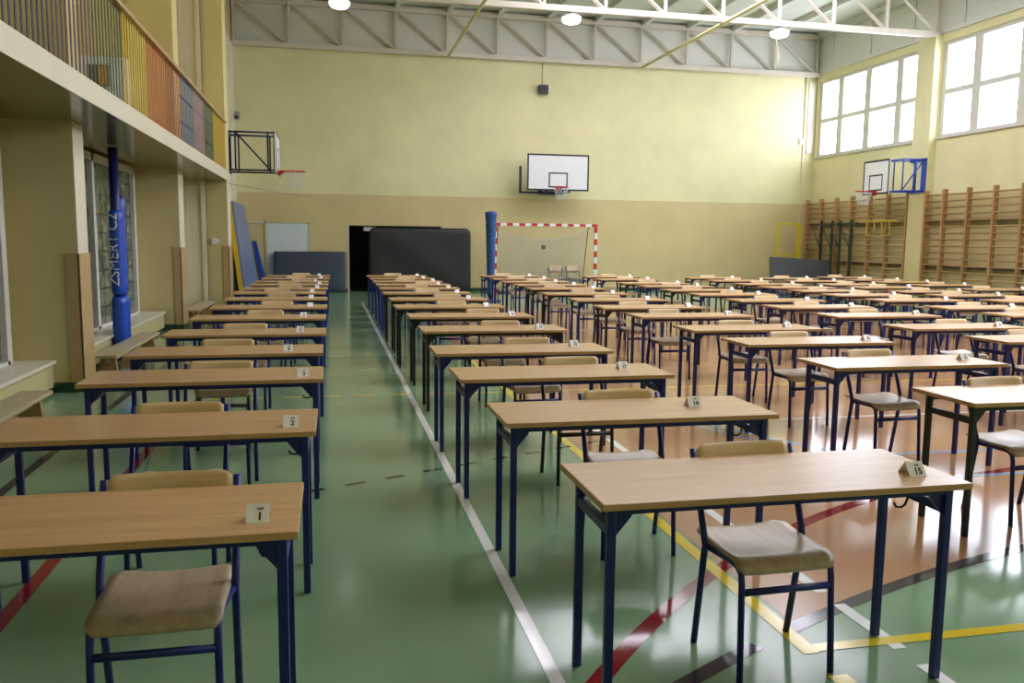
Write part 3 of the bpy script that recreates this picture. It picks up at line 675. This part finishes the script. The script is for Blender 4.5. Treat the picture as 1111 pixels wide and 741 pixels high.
# ---------------------------------------------------------------- desks, chairs, number cards
def make_desk(frame_mat, label):
    t = thing('desk', label, 'desk', (0, 0, -50), 0, 'exam desks')
    m = MB(); m.box(-0.69, 0.69, -0.265, 0.25, 0.736, 0.76, 0.004); m.build('tabletop', M_top, t)
    for sx in (-1, 1):
        for yy in (-0.2, 0.15):
            MB().box(sx * 0.64 - 0.0155, sx * 0.64 + 0.0155, yy - 0.014, yy + 0.014, 0.0, 0.7355, 0.005).build('leg', frame_mat, t)
        m = MB(); m.box(sx * 0.64 - 0.013, sx * 0.64 + 0.013, -0.1855, 0.1355, 0.63, 0.665, 0.003); m.build('crossbar', frame_mat, t)
        x1 = sx * 0.624
        m = MB(); m.prism([(x1, 0.7045), (x1 - sx * 0.06, 0.7045), (x1 - sx * 0.054, 0.692), (x1, 0.628)], 'y', -0.2, -0.19); m.build('corner_plate', frame_mat, t)
    m = MB(); m.box(-0.624, 0.624, -0.212, -0.188, 0.705, 0.7355); m.build('front_rail', frame_mat, t)
    m = MB(); m.box(-0.624, 0.624, 0.138, 0.162, 0.705, 0.7355); m.build('rear_rail', frame_mat, t)
    m = MB(); m.tube([(0.62, -0.02, 0.64), (0.61, -0.02, 0.61), (0.595, -0.02, 0.6), (0.57, -0.02, 0.603), (0.56, -0.02, 0.62)], 0.005, 6); m.build('bag_hook', M_black, t)
    return t

def make_chair(frame_mat, label):
    t = thing('chair', label, 'chair', (0, 0, -50), 0, 'school chairs')
    def hw(y, hw0=0.2, R=0.04, h=0.19):
        d = abs(y) - (h - R)
        return hw0 if d <= 0 else hw0 - R + math.sqrt(max(0, R * R - d * d)) * 1.0
    def seat(u, v):
        y = -0.19 + 0.38 * v
        w = hw(y) if y > 0 else hw(y, R=0.022)
        x = -w + 2 * w * u
        z = 0.447 + 0.012 * (2 * u - 1) ** 2 * (0.3 + 0.7 * v) - 0.010 * math.sin(PI * min(1, max(0, v)))
        if v < 0.18: z -= 0.045 * ((0.18 - v) / 0.18) ** 2
        return (x, y, z)
    m = MB(); m.sheet(seat, 14, 20, 0.011); m.build('seat', M_seat, t)
    def back(u, v):
        x = -0.2 + 0.4 * u
        c = (2 * u - 1) ** 2
        top = 0.80 - 0.018 * max(0, (abs(2 * u - 1) - 0.88) / 0.12) ** 2
        z = 0.645 + (top - 0.645) * v
        y = 0.13 + 0.055 * v + 0.02 * (1 - c)
        return (x, y, z)
    m = MB(); m.sheet(back, 18, 8, 0.010); bk = m.build('backrest', M_back, t)
    for sx in (-1, 1):
        m = MB(); m.tube([(sx * 0.208, 0.135, 0.0), (sx * 0.212, 0.066, 0.40), (sx * 0.212, 0.062, 0.43), (sx * 0.213, 0.072, 0.47), (sx * 0.215, 0.192, 0.782)], 0.0135, 8, 0.0135); m.build('leg', frame_mat, t)
        m = MB(); m.tube([(sx * 0.188, -0.20, 0.0), (sx * 0.184, -0.178, 0.37), (sx * 0.184, -0.17, 0.405), (sx * 0.185, -0.145, 0.424), (sx * 0.187, -0.11, 0.428), (sx * 0.205, 0.058, 0.428)], 0.0125, 8); m.build('leg', frame_mat, t)
        m = MB(); m.tube([(sx * 0.17, 0.166, 0.73), (sx * 0.17, 0.152, 0.73)], 0.007, 8); m.build('bolt', M_lampm, t)
    m = MB(); m.tube([(-0.184, -0.182, 0.335), (0.184, -0.182, 0.335)], 0.0145, 8, 0.0095); m.build('stretcher', frame_mat, t)
    m = MB(); m.tube([(-0.205, 0.05, 0.425), (0.205, 0.05, 0.425)], 0.010, 8); m.build('stretcher', frame_mat, t)
    return t

TXT = {}
def text_mesh(s, size):
    k = (s, size)
    if k in TXT: return TXT[k]
    cu = bpy.data.curves.new('printed_number', 'FONT'); cu.body = s; cu.size = size; cu.align_x = 'CENTER'; cu.offset = size * 0.035; cu.resolution_u = 3
    to = bpy.data.objects.new('printed_number', cu); C.objects.link(to)
    me = bpy.data.meshes.new_from_object(to.evaluated_get(bpy.context.evaluated_depsgraph_get())); me.name = 'printed_number'
    bpy.data.objects.remove(to); me.materials.clear(); me.materials.append(M_ink); TXT[k] = me
    return me
CH, CB, CT = 0.048, 0.036, 0.001
cm = MB()
for s in (-1, 1):
    cm.hexa([(-0.034, s * CB, 0), (0.034, s * CB, 0), (0.034, 0, CH), (-0.034, 0, CH)], [(-0.034, s * (CB - CT), 0), (0.034, s * (CB - CT), 0), (0.034, 0, CH - CT * 2.4), (-0.034, 0, CH - CT * 2.4)])
bmesh.ops.recalc_face_normals(cm.bm, faces=cm.bm.faces)
CARD_ME = bpy.data.meshes.new('number_card'); cm.bm.to_mesh(CARD_ME); cm.bm.free(); CARD_ME.materials.append(M_card)
TILT = math.atan2(CH, CB)
def card(x, y, rz, num, printed, label):
    o = bpy.data.objects.new('number_card', CARD_ME); C.objects.link(o); o.location = (x, y, 0.7602); o.rotation_euler = (0, 0, rz); tag(o, label, 'number card', 'folded number cards')
    if printed:
        for body, size, up in ((str(num), 0.033, 0.010), ('stół', 0.012, 0.041)):
            p = bpy.data.objects.new('printed_number' if up < 0.03 else 'printed_caption', text_mesh(body, size)); C.objects.link(p); p.parent = o
            d = up / math.hypot(CH, CB)
            p.location = (0.006, -CB + CB * d - 0.0008, CH * d + 0.0003); p.rotation_euler = (TILT, 0, 0)

YR = {1: [2.43, 3.73, 5.15, 6.35, 7.63, 9.12, 10.55, 12.02, 13.4, 14.5, 15.75, 16.85, 18.17, 19.47],
      2: [2.51, 3.74, 4.99, 6.17, 7.71, 9.15, 10.48, 11.84, 13.24, 14.53, 15.73, 16.93, 18.19, 19.5],
      3: [None, 3.82, 5.1, 6.39, 7.5, 8.92, 10.18, 11.55, 12.95, 14.4, 15.61, 16.8, 18.07, 19.52],
      4: [None, None, None, 6.28, 7.38, 8.74, 10.04, 11.27, 12.67, 13.84, 15.09, 16.23, 17.89, 19.28],
      5: [None, None, None, None, None, 8.64, 9.75, 11.18, 12.4, 13.57, 14.67, 15.86, 17.3, 18.7],
      6: [None, None, None, None, None, None, None, 10.9, 12.2, 13.3, 14.6, 15.7, 17.15, 18.5],
      7: [None] * 9 + [13.85, 15.45, 16.7, 17.75, 19.1]}
XLft = {1: [-1.48, -1.45, -1.43, -1.44, -1.42, -1.43, -1.42, -1.42, -1.45, -1.42, -1.41, -1.41, -1.39, -1.38],
        2: [0.845, 0.785, 0.76, 0.76, 0.83, 0.84, 0.79, 0.82, 0.81, 0.83, 0.84, 0.84, 0.84, 0.82],
        3: [0, 3.36, 3.36, 3.39, 3.4, 3.41, 3.39, 3.43, 3.35, 3.44, 3.47, 3.46, 3.48, 3.5],
        4: [0, 0, 0, 5.8, 5.71, 5.75, 5.76, 5.82, 5.82, 5.81, 5.83, 5.82, 5.86, 5.95],
        5: [0, 0, 0, 0, 0, 8.03, 8.06, 8.13, 8.14, 8.19, 8.19, 8.25, 8.32, 8.35],
        6: [0] * 7 + [10.0, 10.0, 10.05, 10.1, 10.1, 10.15, 10.2], 7: [0] * 9 + [12.05, 12.1, 12.1, 12.1, 12.2]}
CX = {1: [-0.54, -0.72, -0.7, -0.8, -0.78, -0.71, -0.67, -0.7, -0.83, -0.68, -0.76, -0.56, -0.72, -0.64],
      2: [1.625, 1.52, 1.63, 1.59, 1.65, 1.73, 1.55, 1.68, 1.55, 1.51, 1.8, 1.51, 1.65, 1.45],
      3: [0, 3.98, 4.03, 4.09, 4.11, 3.92, 3.98, 4.06, 4.12, 4.02, 4.2, 4.25, 4.1, 4.09],
      4: [0, 0, 0, 6.55, 6.59, 6.48, 6.47, 6.53, 6.66, 6.48, 6.56, 6.52, 6.62, 6.7],
      5: [0, 0, 0, 0, 0, 8.64, 8.84, 8.79, 8.9, 8.85, 8.95, 8.9, 9.0, 9.05]}
CARDX = {(1, 0): (-0.22, 2.56), (1, 1): (-0.18, 3.86), (1, 2): (-0.17, 5.28), (2, 0): (2.09, 2.66), (2, 1): (1.83, 4.02), (2, 2): (1.89, 5.28), (2, 3): (1.91, 6.5)}
BLACK = {(2, 4), (2, 5), (2, 6), (2, 7), (2, 8), (3, 1), (3, 6), (3, 8), (3, 9), (4, 9), (4, 11), (5, 9), (5, 11), (6, 10), (6, 12), (7, 11)}
ORD = ['nearest', 'second', 'third', 'fourth', 'fifth', 'sixth', 'seventh', 'eighth', 'ninth', 'tenth', 'eleventh', 'twelfth', 'thirteenth', 'last']
COLN = {1: 'leftmost column', 2: 'second column from left', 3: 'third column from left', 4: 'fourth column from left', 5: 'fifth column from left', 6: 'sixth column from left', 7: 'rightmost column'}
def row_phrase(c, r):
    back = 13 - r
    if c <= 2:
        if r == 0: return 'nearest desk'
        if r == 13: return 'farthest desk'
        return '%s desk from the front' % ORD[r]
    return 'farthest desk' if back == 0 else '%s desk from the back' % ORD[back]
protos = {}
for c in range(1, 8):
    for r in range(14):
        y = YR[c][r]
        if y is None: continue
        col = 'black' if (c, r) in BLACK else 'navy'; fm = M_black if col == 'black' else M_navy
        x = XLft[c][r]; place = '%s, %s' % (row_phrase(c, r), COLN[c])
        pos = (x + 0.69, y + 0.265, 0); rz = random.uniform(-0.006, 0.006)
        lab = 'beech topped %s with %s legs, %s' % (row_phrase(c, r), col, COLN[c])
        key = ('d', col)
        if key not in protos:
            protos[key] = make_desk(fm, lab); d = protos[key]; d.location = pos; d.rotation_euler = (0, 0, rz)
        else: dup(protos[key], pos, rz, lab)
        # chair tucked in from the far side, seat towards the camera
        cb = (c, r) == (2, 2) or random.random() < 0.05
        cx = CX[c][r] if c in CX and CX[c][r] else x + 0.66 + random.uniform(-0.1, 0.12)
        cp = (cx, y + 0.375 + random.uniform(0, 0.06) * (r > 1), 0); crz = random.uniform(-0.05, 0.05) if (c, r) not in ((1, 0), (2, 0)) else (0.03 if c == 2 else 0.0)
        cl = 'plywood chair with %s frame at %s' % ('black' if cb else 'navy', place)
        key = ('c', cb)
        if key not in protos:
            protos[key] = make_chair(M_black if cb else M_navy, cl); d = protos[key]; d.location = cp; d.rotation_euler = (0, 0, crz)
        else: dup(protos[key], cp, crz, cl)
        kx, ky = CARDX.get((c, r), (x + 1.16 + random.uniform(-0.05, 0.06), y + 0.18 + random.uniform(-0.06, 0.1)))
        num = 14 * (c - 1) + r + 1; pr = y < 9.3
        card(kx, ky, random.uniform(-0.12, 0.12) if (c, r) != (2, 0) else -0.05, num, pr, ('folded white card printed %d on %s' % (num, place)) if pr else 'small folded white card on %s' % place)
for x, lab in ((7.05, 'left one of two plywood chairs standing behind the goal net'), (7.63, 'right one of two plywood chairs standing behind the goal net')):
    dup(protos[('c', False)], (x, 26.1, 0), 0.0, lab)

# ---------------------------------------------------------------- light
w = bpy.data.worlds.new('sky'); scn.world = w; w.use_nodes = True
bg = w.node_tree.nodes['Background']; bg.inputs[0].default_value = (0.92, 0.96, 1.08, 1); bg.inputs[1].default_value = 9.5
# ---------------------------------------------------------------- camera
r_ = PI / 180; yaw, pitch, roll = 12.17 * r_, 6.83 * r_, 0.61 * r_
fw = Vector((math.sin(yaw) * math.cos(pitch), math.cos(yaw) * math.cos(pitch), -math.sin(pitch)))
rt = Vector((math.cos(yaw), -math.sin(yaw), 0)); up = rt.cross(fw)
r2 = rt * math.cos(roll) + up * math.sin(roll); u2 = -rt * math.sin(roll) + up * math.cos(roll)
cd = bpy.data.cameras.new('camera'); cd.sensor_width = 36; cd.lens = 917 / 1111 * 36; cd.clip_start = 0.05
co = bpy.data.objects.new('camera', cd); C.objects.link(co)
Mx = Matrix.Identity(4)
for i in range(3): Mx[i][0], Mx[i][1], Mx[i][2] = r2[i], u2[i], -fw[i]
Mx.translation = Vector((0, 0, 1.6)); co.matrix_world = Mx
scn.camera = co
vs = scn.view_settings; vs.view_transform = 'Standard'; vs.look = 'None'; vs.exposure = 0.5; vs.gamma = 1.0; vs.use_curve_mapping = False
cy = scn.cycles; cy.use_denoising = True; cy.max_bounces = 8; cy.diffuse_bounces = 5; cy.glossy_bounces = 4; cy.transparent_max_bounces = 8; cy.sample_clamp_indirect = 8.0; cy.caustics_reflective = False; cy.caustics_refractive = False
